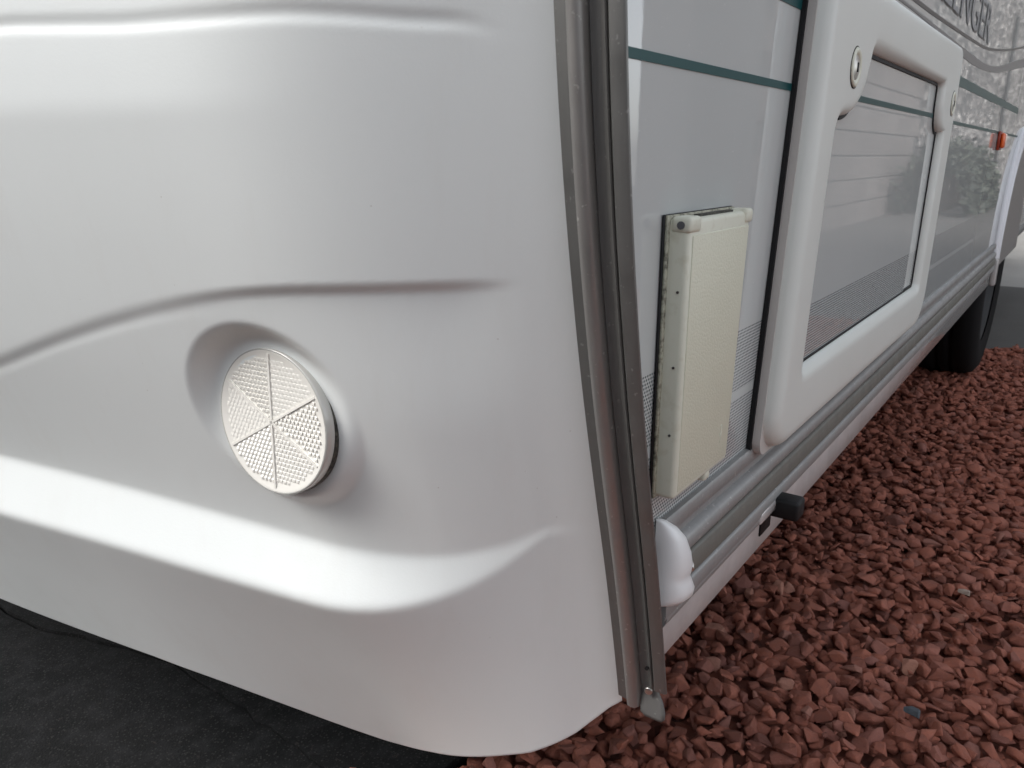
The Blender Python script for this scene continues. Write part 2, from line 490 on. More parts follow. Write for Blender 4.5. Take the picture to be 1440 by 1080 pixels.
# clipped hedge at the foot of the wall
hedge = empty('hedge', (10, WY + .45, 0))
tag(hedge, 'dark green hedge at the foot of the house wall, mirrored in the caravan side', 'hedge')
M['leaf'] = mat('hedge_leaf', (.05, .085, .035), .6)
n = NT(M['leaf']); oi = n.n.new('ShaderNodeNewGeometry')
n.color(n.ramp(oi.outputs['Random Per Island'], [(0, (.03, .036, .026)), (.6, (.045, .054, .038)), (1, (.075, .085, .06))]))
k = 2600
hx = rng.uniform(9.6, 12.2, k); a_ = rng.uniform(0, math.pi, k); rr_ = np.sqrt(rng.uniform(.45, 1, k)) * (1 + .12 * np.sin(hx * 5.1) * np.sin(hx * 2.3))
hy = WY + .47 + .44 * rr_ * np.cos(a_); hz = .02 + .75 * rr_ * np.sin(a_)
dv = rng.normal(size=(k, 2, 3)); dv /= np.linalg.norm(dv, axis=2)[..., None]
c_ = np.stack([hx, hy, np.abs(hz)], 1)
V = np.stack([c_ - dv[:, 0] * .06, c_ + dv[:, 1] * .03, c_ + dv[:, 0] * .06, c_ - dv[:, 1] * .03], 1).reshape(-1, 3)
mesh_obj('foliage', V, np.arange(4 * k).reshape(-1, 4), M['leaf'], hedge)
V, F = [], []
for x in np.linspace(9.9, 11.9, 6):
    cyl('stem', (x, WY + .47, .3), (0.05, 0, 1), .025, .62, mat('stem_bark', (.06, .045, .035), .9), hedge, 8)
pipe = cyl('downpipe', (20.0, WY + .07, 1.63), (0, 0, 1), .038, 3.3, mat('black_pipe_plastic', (.03, .03, .03), .35), wall, 20)

# ------------------------------------------------------------------ unseen house added to block low sky (mirrored softly in the front panel)
house = empty('house', (-5.0, 1, 0))
tag(house, 'brown brick house added out of view to block low sky, faintly mirrored in the white front', 'house')
M['brown'] = mat('brown_brick', (.13, .10, .085), .9)
n = NT(M['brown']); P, X = n.pos()
n.color(n.mix(n.noise(P, 6, 6), (.105, .08, .066), (.16, .122, .10)))
box('wall', -10.5, -5.0, -9, 12, -.059, 2.3, M['brown'], house)
V = [(-4.7, -9.3, 2.25), (-4.7, 12.3, 2.25), (-10.8, 12.3, 2.25), (-10.8, -9.3, 2.25), (-7.7, -9.3, 3.7), (-7.7, 12.3, 3.7)]
mesh_obj('roof', V, [[0, 1, 5, 4], [2, 3, 4, 5], [0, 4, 3], [1, 2, 5], [0, 3, 2, 1]], mat('dark_roof_tile', (.06, .055, .052), .8), house)
M['glass_d'] = mat('dark_window_glass', (.03, .035, .04), .06)
for yc in (-5, -1.5, 2.5, 6.5):
    w_ = box('window', -5.005, -4.95, yc - .75, yc + .75, .9, 2.1, M['white_gloss'], house)
    for k in (-1, 1): box('pane', -4.952, -4.940, yc + k * .36 - .32, yc + k * .36 + .32, .96, 2.04, M['glass_d'], w_)

# ------------------------------------------------------------------ CARAVAN
SY = .190                              # plane of the side wall
car = empty('caravan', (.45, SY, 0))
tag(car, 'white touring caravan with moulded front, grey corner rail and teal side stripes', 'caravan')

ZR = np.array([.10, .2622, .294, .331, .4153, .465, .5376, .5823, .6357, .6662, .6949, .80, 1.0, 1.3])
XRv = np.array([.4680, .4365, .4290, .4207, .3983, .3835, .3657, .3566, .3464, .3430, .3390, .328, .315, .305])
Xr = smooth_curve(ZR, XRv, 4)

# ---- moulded front panel: a plan curve from the rail round the corner, with relief
S_ = np.linspace(0, 2.2, 2201)
TH_ = np.radians(128 - 26 * sst(.05, .20, S_) - 8 * sst(.2, 1.1, S_))
PX_ = np.concatenate([[0], np.cumsum(np.cos(TH_[:-1]) * .001)])
PY_ = np.concatenate([[0], np.cumsum(np.sin(TH_[:-1]) * .001)])
def plan(s): return np.interp(s, S_, PX_), np.interp(s, S_, PY_), np.interp(s, S_, TH_)

def interp(xs, ys): return lambda s: np.interp(s, xs, ys)
zBot = interp([0.0, 0.01, 0.02, 0.035, 0.05, 0.07, 0.09, 0.11, 0.13, 0.15, 0.17, 0.19, 0.22, 0.26, 0.3, 0.36, 0.42, 0.5, 2.2], [0.2602, 0.2535, 0.2443, 0.231, 0.2221, 0.2117, 0.2056, 0.1984, 0.1896, 0.1832, 0.1759, 0.1678, 0.1669, 0.1733, 0.1832, 0.1963, 0.2021, 0.2029, 0.2008])
zA = interp([0, .033, .071, .116, .155, .191, .228, .266, .305, .346, .387, .428, .75, 2.2], [.567, .5665, .565, .5635, .5615, .558, .5525, .545, .5348, .5225, .509, .495, .39, .30])
zC = interp([0, .02, .035, .05, .07, .09, .11, .13, .15, .17, .19, .22, .26, .3, .36, .42, .5, 2.2], [.4082, .4079, .4077, .4015, .3937, .3895, .3855, .3838, .3827, .3811, .3808, .3826, .3851, .3875, .3909, .3928, .3936, .393])
zB = interp([0, .02, .035, .05, .07, .09, .11, .13, .15, .17, .19, .22, .26, .3, .36, .42, .5, 2.2], [.4080, .4076, .4072, .3943, .3789, .3685, .3604, .3535, .3491, .346, .3456, .3468, .3477, .349, .3509, .3517, .3514, .35])
zG = interp([0, .027, .038, .048, .073, .099, .126, .172, .232, .31, 2.2], [.683, .686, .6895, .691, .692, .694, .6955, .696, .697, .701, .72])
def soften(f, s0=.05, w=.022):
    return lambda s: np.where(s < s0, f(s), sum(f(s + d) for d in np.linspace(-w, w, 9)) / 9 * sst(s0, s0 + .03, s) + f(s) * (1 - sst(s0, s0 + .03, s)))
zB, zC, zA, zBot = soften(zB), soften(zC), soften(zA, .05, .012), soften(zBot, .08, .02)
RC = np.array([.2879, .3845, .4742]); RRAD = .046
RAZ, REL = R(184), R(2)
RN = np.array([math.cos(RAZ) * math.cos(REL), math.sin(RAZ) * math.cos(REL), math.sin(REL)])

s1 = np.arange(0, .80, .0020); s2 = np.arange(.80, 2.18, .02)
sv_ = np.concatenate([s1, s2])
ZT = 1.06
vv = np.concatenate([np.linspace(0, .62, 286), np.linspace(.62, 1, 80)[1:]])
Sg, Vg = np.meshgrid(sv_, vv, indexing='ij')
Zg = zBot(Sg) + (ZT - zBot(Sg)) * Vg
px_, py_, th_ = plan(Sg)
BXg = Xr(Zg) + px_ - .002; BYg = .214 + py_
NX, NY = -np.sin(th_), np.cos(th_)

fade_far = 1 - sst(.60, .95, Sg)
Dm = .007 * sst(.0, .21, Sg) * fade_far
En = .019 * sst(.016, .20, Sg)                   # how far the bumper below the ledge stands out
d0 = np.minimum(.0033 * sst(.026, .075, Sg) * (1 - .62 * sst(.15, .28, Sg)) * fade_far, Dm + .0028 * sst(.026, .07, Sg))
a, b, c = zA(Sg), zB(Sg), zC(Sg)
a = np.maximum(a, c + .03)
t = np.clip((a - Zg) / (a - c), 0, 1)
w_step = .0026 + .0050 * sst(.16, .30, Sg)
step = d0 * sst(0, 1, (a - Zg) / w_step) * (1 - (1 - sst(.06, .22, Sg)) * sst(.004, .09, a - Zg))
bowl = np.maximum(Dm - d0, 0) * t
up_h = -(bowl + step)
ramp_ = np.clip((Zg - b) / np.maximum(c - b, 1e-4), 0, 1)
led = En + (up_h - En) * ramp_
H = np.where(Zg > c, up_h, led)
H -= (.28 - .09 * sst(.2, .42, Sg)) * sst(.04, .20, Sg) * np.clip(b - .004 - Zg, 0, 1)      # the bumper tucks under
def blur_v(A, k, it):
    for _ in range(it):
        Ap = np.pad(A, ((0, 0), (k, k)), mode='edge')
        cs = np.cumsum(np.pad(Ap, ((0, 0), (1, 0))), 1)
        A = (cs[:, 2 * k + 1:] - cs[:, :-(2 * k + 1)]) / (2 * k + 1)
    return A
soft = blur_v(H, 1, 1)
wk = 1 - sst(.012, .03, Zg - c)
H = soft * wk + H * (1 - wk)
# second shallow line inside the swoop edge (left part)
u = a - Zg
H -= .0007 * np.exp(-((u - .0085) / .0022) ** 2) * sst(.18, .30, Sg)
# top groove: dark upper wall, bright lower wall
g = Zg - zG(Sg) + .0012
gd = .0017 * sst(.022, .06, Sg)
gl = .0024 + .0024 * sst(.03, .2, Sg)
H -= gd * np.where(g > -.0008, 1 - sst(-.0008, .0026, g), 1 - sst(0, 1, (-.0008 - g) / gl))
# crease: above it the panel leans back towards the sky
q = Zg - .654
H -= .13 * sst(.10, .24, Sg) * np.where(q > .006, q, np.where(q > -.006, (q + .006) ** 2 / .024, 0))
H = blur_v(H, 1, 1)
# pad of the reflector, facing straight ahead
P0 = np.stack([BXg, BYg, Zg], -1)
nb = np.stack([NX, NY, 0 * NX], -1)
PAZ, PEL = R(187.5), R(-4.5)                       # the pad leans part of the way towards the panel
PN = np.array([math.cos(PAZ) * math.cos(PEL), math.sin(PAZ) * math.cos(PEL), math.sin(PEL)])
den = (nb * PN).sum(-1)
hp = ((RC - RN * .0062 - P0) * PN).sum(-1) / den
Pp = P0 + nb * hp[..., None] - RC
rr = np.linalg.norm(Pp - (Pp @ RN)[..., None] * RN, axis=-1)
ex = np.array([-RN[1], RN[0], 0]) * -1; ex /= np.linalg.norm(ex)          # points away from the corner
left = (Pp @ ex) / np.maximum(rr, 1e-6); upw = Pp[..., 2] / np.maximum(rr, 1e-6)
if (ex[1] < 0): left = -left
wid = .014 + .003 * np.clip(.75 * left + .55 * upw, 0, 1)
wp = 1 - sst(0, 1, (rr - RRAD - .003) / wid)
H = H * (1 - wp) + hp * wp
FX = BXg + NX * H; FY = BYg + NY * H
# rolled bottom edge and an inner return
nu, nv = Sg.shape
V = np.stack([FX, FY, Zg], -1)
lip = []
for dx, dz in ((.004, -.0035), (.012, -.004), (.03, -.002)):
    lip.append(np.stack([V[:, 0, 0] - NX[:, 0] * dx, V[:, 0, 1] - NY[:, 0] * dx, V[:, 0, 2] + dz], -1))
V = np.concatenate([np.stack(lip[::-1], 1), V], 1)
nv2 = nv + 3
me = bpy.data.meshes.new('front_panel')
Vw = V.reshape(-1, 3); cc = np.array([.3, .9, .6])
me.from_pydata((Vw - cc).tolist(), [], grid_faces(nu, nv2)[:, ::-1].tolist())
me.shade_smooth(); me.materials.append(M['abs'])
front = link(bpy.data.objects.new('front_panel', me), car, cc)
front['label'] = 'white moulded front panel with scooped swoop and ledge'
def front_x(s, z): return float(Xr(z) + np.interp(s, S_, PX_) - .002), float(.214 + np.interp(s, S_, PY_))

# ---- reflector
m = M['lens'] = mat('clear_ribbed_lens', (.80, .775, .715), .16, 0, .6, coat=.5, coat_r=.04)
m = M['lens_rim'] = mat('clear_lens_edge', (.50, .49, .455), .2, .1, .6, coat=.4)
q_ = Vector(RN).to_track_quat('Z', 'Y')
up_ = Vector((0, 0, 1)); ezv = (up_ - Vector(RN) * up_.dot(Vector(RN))).normalized(); exv = ezv.cross(Vector(RN)).normalized()
FR = Matrix((exv, ezv, Vector(RN))).transposed()        # local x right, y up, z out
def rworld(P): return np.asarray(P) @ np.array(FR).T + RC
def lathe(prof, seg=72, close=True):
    A = np.linspace(0, 2 * np.pi, seg, endpoint=False)
    V = np.array([[r * math.cos(t), r * math.sin(t), z] for r, z in prof for t in A])
    F = [[i * seg + j, i * seg + (j + 1) % seg, (i + 1) * seg + (j + 1) % seg, (i + 1) * seg + j] for i in range(len(prof) - 1) for j in range(seg)]
    return V, F
refl = empty('reflector', RC, car)
refl['label'] = 'round clear white reflector with six ribbed sectors'
V, F = lathe([(.0452, -.0125), (RRAD, -.0115), (RRAD, -.0012), (.0452, .0), (.0446, -.0004)])
mesh_obj('rim', rworld(V), F, M['lens_rim'], refl, True)
V, F = lathe([(.0005, -.0010), (.0200, -.0010), (.0415, -.0010), (.0430, -.0004), (.0446, -.0003)])
lens = mesh_obj('lens', rworld(V), F, M['lens'], refl, True)
V, F = lathe([(.0461, -.0120), (.0466, -.0092), (.0465, -.0072), (.0461, -.0066)])
mesh_obj('gasket', rworld(V), F, M['grime'], refl, True)
# little prisms, one slope direction per sector
PV, PF = [], []
pit = .0032
for iy in range(-17, 18):
    for ix in range(-17, 18):
        x = ix * pit + (.5 * pit if iy % 2 else 0); y = iy * pit * .9
        rad = math.hypot(x, y)
        if rad > .0400: continue
        an = math.degrees(math.atan2(y, x)) % 360
        sec = int(((an - 30) % 360) // 60)
        edge = min((an - 30) % 60, 60 - (an - 30) % 60)
        if rad * math.sin(R(edge)) < .0014: continue
        dirn = R(30 + 60 * sec + 30 + (0 if sec % 2 else 90)); k = .42 * pit
        tx, ty = .30 * pit * math.cos(dirn), .30 * pit * math.sin(dirn)
        b0 = len(PV); zt = -.0010
        hgt = (.0008 if sec % 2 else .0003)
        for dx, dy in ((-k, -k), (k, -k), (k, k), (-k, k)): PV.append((x + dx, y + dy, zt))
        for dx, dy in ((-.45 * k, -.45 * k), (.45 * k, -.45 * k), (.45 * k, .45 * k), (-.45 * k, .45 * k)): PV.append((x + dx + tx, y + dy + ty, zt + hgt))
        PF += [[b0, b0 + 1, b0 + 5, b0 + 4], [b0 + 1, b0 + 2, b0 + 6, b0 + 5], [b0 + 2, b0 + 3, b0 + 7, b0 + 6], [b0 + 3, b0, b0 + 4, b0 + 7], [b0 + 4, b0 + 5, b0 + 6, b0 + 7]]
tag(mesh_obj('prism', rworld(PV), PF, M['lens'], lens), kind='stuff')
for k in range(3):
    an = R(30 + 60 * k); dx, dy = math.cos(an), math.sin(an); w = .0007; L = .0425
    c4 = [(-L * dx - w * dy, -L * dy + w * dx), (L * dx - w * dy, L * dy + w * dx), (L * dx + w * dy, L * dy - w * dx), (-L * dx + w * dy, -L * dy - w * dx)]
    V = [(x, y, -.0012) for x, y in c4] + [(x, y, -.0001) for x, y in c4]
    mesh_obj('rib', rworld(V), [[0, 1, 2, 3], [7, 6, 5, 4], [0, 4, 5, 1], [1, 5, 6, 2], [2, 6, 7, 3], [3, 7, 4, 0]], M['lens'], lens)

# ---- corner rail
def sweep_rail(name, prof, z0, z1, m, parent, dz=.012, capped=True, extra=None):
    zs = np.linspace(z0, z1, max(3, int((z1 - z0) / dz)))
    k = len(prof)
    V = [(float(Xr(z)) + dx, y, z + (extra(dx, y, z) if extra else 0)) for z in zs for y, dx in prof]
    F = [[i * k + j, i * k + j + 1, (i + 1) * k + j + 1, (i + 1) * k + j] for i in range(len(zs) - 1) for j in range(k - 1)]
    F += [[i * k + k - 1, i * k, (i + 1) * k, (i + 1) * k + k - 1] for i in range(len(zs) - 1)]
    F += [list(range(k)), [(len(zs) - 1) * k + j for j in range(k)][::-1]]
    bm = bmesh.new()
    vv_ = [bm.verts.new(v) for v in V]
    for f in F: bm.faces.new([vv_[i] for i in f])
    return bm_obj(name, bm, m, parent, True, 38)
ZTOP = 1.30
crail = sweep_rail('corner_rail', [(.2175, .006), (.2175, -.0020), (.2085, -.0035), (.2078, -.0062), (.2062, -.0085), (.2035, -.0094), (.2008, -.0085), (.1990, -.0060), (.1984, -.0010), (.1984, .006)], .2650, ZTOP, M['alu_light'], car)
crail['label'] = 'weathered aluminium corner rail with rounded awning bead'
sweep_rail('flange', [(.2180, -.0022), (.2172, -.0032), (.2090, -.0042), (.2086, -.0030)], .2660, ZTOP, M['alu'], crail)
sweep_rail('insert_strip', [(.1982, .006), (.1980, -.0015), (.1965, -.0003), (.1935, .0006), (.1912, -.0006), (.1900, -.0022), (.1894, -.0016), (.1893, .006)], .2660, ZTOP, M['insert'], crail)
sweep_rail('edge_strip', [(.1868, .010), (.1868, -.0046), (.1860, -.0056), (.1795, -.0052), (.1784, -.0044), (.1782, -.0030), (.1880, .010)], .2860, ZTOP, M['alu'], crail)
sweep_rail('gap_seal', [(.1900, .010), (.1900, .0030), (.1864, .0030), (.1864, .010)], .2870, ZTOP, M['black'], crail)
# splayed end of the insert with its screw
x0 = float(Xr(.270))
tabV = [(x0 - .0020 - .0020 * j, y, z) for z, (ya, yb), j in ((.2890, (.1975, .1895), 0), (.2820, (.1978, .1872), .3), (.2740, (.1980, .1822), .8), (.2670, (.1980, .1800), 1.2), (.2625, (.1975, .1800), 1.4), (.2600, (.1940, .1822), 1.4)) for y in np.linspace(ya, yb, 6)]
tabV2 = [(x + .0016, y, z) for x, y, z in tabV]
F = grid_faces(6, 6).tolist()
k = 36
F += [[a_ + k for a_ in f][::-1] for f in grid_faces(6, 6).tolist()]
rim_ = [i for i in range(6)] + [6 * j + 5 for j in range(1, 6)] + [30 + i for i in range(4, -1, -1)] + [6 * j for j in range(4, 0, -1)]
F += [[rim_[i], rim_[(i + 1) % 20], rim_[(i + 1) % 20] + k, rim_[i] + k] for i in range(20)]
mesh_obj('end_tab', tabV + tabV2, F, M['insert'], crail, True)
cyl('screw', (float(Xr(.282)) - .0040, .1915, .2825), (-1, -.2, 0), .0028, .0022, M['steel'], crail, 16, .0006)
cyl('rivet_hole', (float(Xr(.305)) - .0012, .1925, .3010), (-1, -.1, 0), .0013, .0014, M['black'], crail, 10)
# broken beads of sealant along the front edge of the rail
for i in range(16):
    z = float(.56 + .035 * rng.standard_normal()) if i < 10 else float(rng.uniform(.36, .70)); r_ = float(rng.uniform(.0003, .0006)); h = float(rng.uniform(.0006, .003))
    bm = bmesh.new(); bmesh.ops.create_icosphere(bm, subdivisions=1, radius=1)
    for v in bm.verts: v.co = Vector((v.co.x * r_ + float(Xr(z)) - .0036, v.co.y * r_ * .9 + .2174 + float(rng.uniform(-.0006, .0005)), v.co.z * h + z)) + Vector(rng.normal(0, r_ * .25, 3))
    bm_obj('sealant_crumb', bm, M['sealant'], crail, True)

# ---- side wall
XE = 4.9
def side_sheet(name, x0f, x1, z0, z1, y, m, parent, thick=.012, nz=24):
    zs = np.linspace(z0, z1, nz); V = []
    for z in zs:
        xs = x0f(z) if callable(x0f) else x0f
        V += [(xs, y, z), (x1, y, z), (xs, y + thick, z), (x1, y + thick, z)]
    F = []
    for i in range(nz - 1):
        a_ = i * 4; b_ = a_ + 4
        F += [[a_, a_ + 1, b_ + 1, b_], [a_ + 2, b_ + 2, b_ + 3, a_ + 3], [a_, b_, b_ + 2, a_ + 2], [a_ + 1, a_ + 3, b_ + 3, b_ + 1]]
    F += [[0, 2, 3, 1], [nz * 4 - 4, nz * 4 - 3, nz * 4 - 1, nz * 4 - 2]]
    return mesh_obj(name, V, F, m, parent)
ACX, ACZ, AR = 2.76, .36, .335
side = side_sheet('side_panel', lambda z: float(Xr(min(z, 1.3))) + .0015, ACX - AR - .0, .398, 1.25, SY, M['side'], car)
side['label'] = 'glossy pale grey side wall with printed dot band'
# upper wall and the wall beyond the wheel arch
side_sheet('side_panel', lambda z: float(Xr(min(z, 1.3))) + .0015, XE, 1.252, 2.45, SY, M['side'], car)
pts = [(ACX - AR, .398)] + [(ACX - AR * math.cos(t), ACZ + AR * math.sin(t)) for t in np.linspace(.12, math.pi - .12, 22)] + [(ACX + AR, .398), (XE, .398), (XE, .80), (ACX - AR, .80)]
k = len(pts)
V = [(x, SY, z) for x, z in pts] + [(x, SY + .012, z) for x, z in pts]
# split into quads between the arch curve and the top line
arc = [(ACX - AR * math.cos(t), ACZ + AR * math.sin(t)) for t in np.linspace(.114, math.pi - .114, 26)]
V, F = [], []
for x, z in arc: V += [(x, SY, z), (x, SY, 1.25)]
for i in range(len(arc) - 1): F.append([2 * i, 2 * i + 2, 2 * i + 3, 2 * i + 1])
b0 = len(V); V += [(arc[-1][0], SY, .398), (XE, SY, .398), (XE, SY, 1.25), (arc[-1][0], SY, 1.25)]; F.append([b0, b0 + 1, b0 + 2, b0 + 3])
mesh_obj('side_panel', V, F, M['side'], car)
# body behind: roof, rear, far side, floor, upper front
box('roof', .42, XE, SY + .0, 2.40, 2.452, 2.50, M['abs'], car, .012)
box('rear_wall', XE + .002, XE + .03, SY + .01, 2.40, .30, 2.45, M['abs'], car)
box('far_wall', .55, XE, 2.372, 2.40, .30, 2.45, M['abs'], car)
box('underfloor', .50, XE, SY + .016, 2.37, .345, .385, M['dark'], car)
zs = [1.062, 1.4, 1.9, 2.3, 2.45]; xo = [0, .01, .09, .22, .36]
sC = np.linspace(.0, 2.15, 40); V, F = [], []
xb, yb, _ = plan(sC)
for z, o_ in zip(zs, xo):
    for x_, y_ in zip(xb, yb): V.append((float(Xr(min(z, 1.3))) + x_ - .002 + o_, .214 + y_, z))
mesh_obj('upper_front', V, grid_faces(5, 40), M['abs'], car, True)

# stripes and lettering printed on the side
def strip(name, pts_lo, pts_hi, y, m, parent):
    k = len(pts_lo)
    V = [(x, y, z) for x, z in pts_lo] + [(x, y, z) for x, z in pts_hi] + [(x, y + .0003, z) for x, z in pts_lo] + [(x, y + .0003, z) for x, z in pts_hi]
    F = []
    for i in range(k - 1):
        F += [[i, i + 1, k + i + 1, k + i], [2 * k + i, 3 * k + i, 3 * k + i + 1, 2 * k + i + 1], [i, 2 * k + i, 2 * k + i + 1, i + 1], [k + i, k + i + 1, 3 * k + i + 1, 3 * k + i]]
    return mesh_obj(name, V, F, m, parent)
PRT = SY - .0006
strip('stripe', [(.344, .6742), (ACX - .20, .6742)], [(.344, .6792), (ACX - .20, .6792)], PRT, M['teal'], side)
strip('stripe', [(.344, .7285), (2.46, .7285)], [(.344, .7425), (2.46, .7425)], PRT, M['teal'], side)
cv = smooth_curve([.5, .95, 1.08, 1.35, 1.64, 1.79, 2.04, 2.34, 2.8], [.789, .7895, .790, .7955, .8029, .8142, .8385, .8736, .935], 2)
xs = np.linspace(.55, 2.75, 60)
strip('stripe', [(x, float(cv(x)) - .0022) for x in xs], [(x, float(cv(x)) + .0022) for x in xs], PRT, M['stripe_dark'], side)
ct = smooth_curve([.5, 1.08, 1.37, 1.40, 1.68, 1.84, 2.38, 2.8], [.7812, .7812, .7805, .780, .7800, .7890, .8529, .905], 2)
cb = smooth_curve([.5, 1.08, 1.30, 1.43, 1.64, 1.85, 2.42, 2.8], [.7785, .7785, .7730, .7663, .7690, .7790, .8355, .885], 2)
strip('stripe', [(x, float(cb(x))) for x in xs], [(x, float(ct(x))) for x in xs], PRT, M['stripe_grey'], side)

def text_mesh(body, x0, x1, z0, z1, y, m, name, parent):
    cu = bpy.data.curves.new('t', 'FONT'); cu.body = body; cu.resolution_u = 4
    to = bpy.data.objects.new('t', cu); COL.objects.link(to)
    bpy.context.view_layer.update()
    me = bpy.data.meshes.new_from_object(to.evaluated_get(bpy.context.evaluated_depsgraph_get()))
    bpy.data.objects.remove(to)
    P = np.array([v.co[:] for v in me.vertices]); mn, mx = P.min(0), P.max(0)
    W = np.stack([x0 + (P[:, 0] - mn[0]) / (mx[0] - mn[0]) * (x1 - x0), np.full(len(P), y), z0 + (P[:, 1] - mn[1]) / (mx[1] - mn[1]) * (z1 - z0)], 1)
    F = [list(p.vertices) for p in me.polygons]
    return mesh_obj(name, W, F, m, parent)
text_mesh('CHALLENGER', .838, 1.676, .8105, .8665, PRT, M['stripe_dark'], 'lettering_shadow', side)
text_mesh('CHALLENGER', .832, 1.670, .8125, .8685, PRT - .0005, M['letter_fill'], 'lettering', side)

# amber side marker lamp
lamp = empty('marker_lamp', (2.02, SY, .66), car)
lamp['label'] = 'small amber side marker lamp'
M['amber'] = mat('amber_plastic', (.80, .12, .015), .2, 0, .5, coat=.4)
M['amber_d'] = mat('dark_red_amber_plastic', (.30, .03, .01), .3)
box('lamp_base', 2.065, 2.125, .184, .1895, .6400, .6790, M['amber_d'], lamp, .002)
box('lamp_lens', 2.068, 2.122, .176, .1836, .6440, .6755, M['amber'], lamp, .004)

# ---- sill rail and skirt
def sweep_x(name, prof, x0, x1, m, parent, nx=2):
    k = len(prof); xs = np.linspace(x0, x1, nx)
    V = [(x, y, z) for x in xs for y, z in prof]
    F = [[i * k + j, i * k + (j + 1) % k, (i + 1) * k + (j + 1) % k, (i + 1) * k + j] for i in range(nx - 1) for j in range(k)]
    F += [list(range(k)), [(nx - 1) * k + j for j in range(k)][::-1]]
    bm = bmesh.new(); vv_ = [bm.verts.new(v) for v in V]
    for f in F: bm.faces.new([vv_[i] for i in f])
    return bm_obj(name, bm, m, parent, True, 40)
XS1 = ACX - AR - .01
sill = sweep_x('sill_rail', [(.1895, .4100), (.1866, .4096), (.1856, .4080), (.1852, .3990), (.1862, .3976), (.1885, .3970), (.1885, .3900), (.1860, .3892), (.1838, .3880), (.1824, .3862), (.1818, .3800), (.1826, .3770), (.1842, .3757), (.1880, .3754), (.1880, .3556), (.1836, .3554), (.1818, .3546), (.1808, .3530), (.1808, .3440), (.1820, .3405), (.1850, .3390), (.1950, .3390), (.1950, .4100)], .424, XS1, M['alu_x'], car)
sill['label'] = 'ribbed aluminium sill rail along the side'
sweep_x('infill_strip', [(.1880, .3750), (.1832, .3748), (.1818, .3740), (.1812, .3725), (.1800, .3600), (.1806, .3585), (.1820, .3578), (.1880, .3576)], .426, XS1, M['olive'], sill)
sweep_x('seam_seal', [(.1882, .3576), (.1846, .3576), (.1846, .3556), (.1882, .3556)], .426, XS1, M['black'], sill)
sweep_x('lower_flange', [(.1822, .3420), (.1816, .3400), (.1822, .3370), (.1840, .3335), (.1880, .3320), (.1880, .3400), (.1850, .3410)], .428, .640, M['alu_x'], sill)
box('white_patch', .606, .646, .1800, .1895, .3350, .3470, M['skirt'], sill, .0035, 3)
skirt = box('skirt', .433, ACX - AR + .06, .1895, .1995, .2995, .3385, M['skirt'], car, .0015, 1)
skirt['label'] = 'pale skirt panel below the sill rail'
box('skirt', ACX + AR, XE, .1895, .1995, .362, .397, M['alu_x'], car, .0015, 1)
# black rubber plug pushed through the skirt, with its hole
plug = empty('plug', (.655, SY, .335), car); plug['label'] = 'black rubber plug sticking out below the sill'
box('plug_body', .6430, .6640, .1610, .1890, .3290, .3470, M['black'], plug, .003, 2)
box('plug_collar', .6330, .6600, .1880, .1894, .3130, .3480, M['black'], plug, .0004, 1)

# white end cap of the sill rail
zs = [.4130, .4115, .407, .400, .390, .381, .3755, .3725, .3690, .364, .359, .355, .3525]
wx = [.88 * v for v in (.004, .010, .0190, .0270, .0320, .0345, .0350, .0352, .0370, .0395, .0385, .0330, .0200)]
dp = [.8 * v for v in (.003, .006, .0120, .0175, .0210, .0222, .0212, .0204, .0218, .0236, .0228, .0180, .0080)]
V = []; nA = 25
for z, w, dpt in zip(zs, wx, dp):
    for t in np.linspace(0, math.pi, nA):
        cx_ = math.copysign(abs(math.cos(t)) ** .7, math.cos(t)); sy_ = abs(math.sin(t)) ** .8
        V.append((.4195 + w * .5 - w * .5 * cx_, SY - .001 - dpt * sy_, z - .18 * w * (1 - cx_) * .5))
F = grid_faces(len(zs), nA).tolist(); F.append(list(range(nA))); F.append([(len(zs) - 1) * nA + j for j in range(nA)])
cap = mesh_obj('end_cap', V, F, M['white_gloss'], car, True)
cap['label'] = 'bulbous white end cap on the sill rail'
cyl('screw', (.4470, .1757, .3725), (.7, -1, .1), .0034, .004, M['steel'], cap, 16, .0008)

# ---- mains flap
FX0, FX1, FZ0, FZ1 = .4120, .5080, .4315, .5975
flap = empty('inlet_flap', (.46, SY, FZ0), car)
flap['label'] = 'cream plastic inlet flap on grimy gasket'
box('gasket', FX0 - .0050, FX1 + .0008, .1884, .1896, FZ0 - .001, FZ1 + .0012, M['black'], flap, .0004, 1)
M['grime_cream'] = mat('grimy_cream_plate', (.36, .35, .27), .6)
n = NT(M['grime_cream']); P, X = n.pos()
n.color(n.ramp(n.noise(P, 240, 4, .7), [(.36, (.10, .095, .07)), (.55, (.40, .39, .30))]))
box('base_plate', FX0 - .0032, FX1 + .0004, .1868, .1886, FZ0 - .0006, FZ1 + .0008, M['grime_cream'], flap, .0004, 1)
# cover: a dished lid, thicker towards the foot
def lid(name, x0, x1, z0, z1, yb, yt_top, yt_bot, r, m, parent, bev):
    bm = box_bm(x0, x1, 0, 1, z0, z1)
    for v in bm.verts:
        f_ = (v.co.z - z0) / (z1 - z0)
        v.co.y = yb if v.co.y > .5 else yt_bot + (yt_top - yt_bot) * f_
    bmesh.ops.bevel(bm, geom=[e for e in bm.edges if not all(v.co.y > yb - 1e-5 for v in e.verts)], offset=bev, segments=3, profile=.5, affect='EDGES')
    return bm_obj(name, bm, m, parent, True, 60)
cover = lid('cover', FX0, FX1, FZ0, FZ1 - .001, .1870, .1756, .1752, 0, M['cream_smooth'], flap, .0030)
V = []
xs = np.linspace(FX0 + .0055, FX1 - .0035, 3); 
box('grain_face', FX0 + .0052, FX1 - .0030, .17490, .1790, FZ0 + .0040, FZ1 - .0100, M['cream'], cover, .0005, 2)
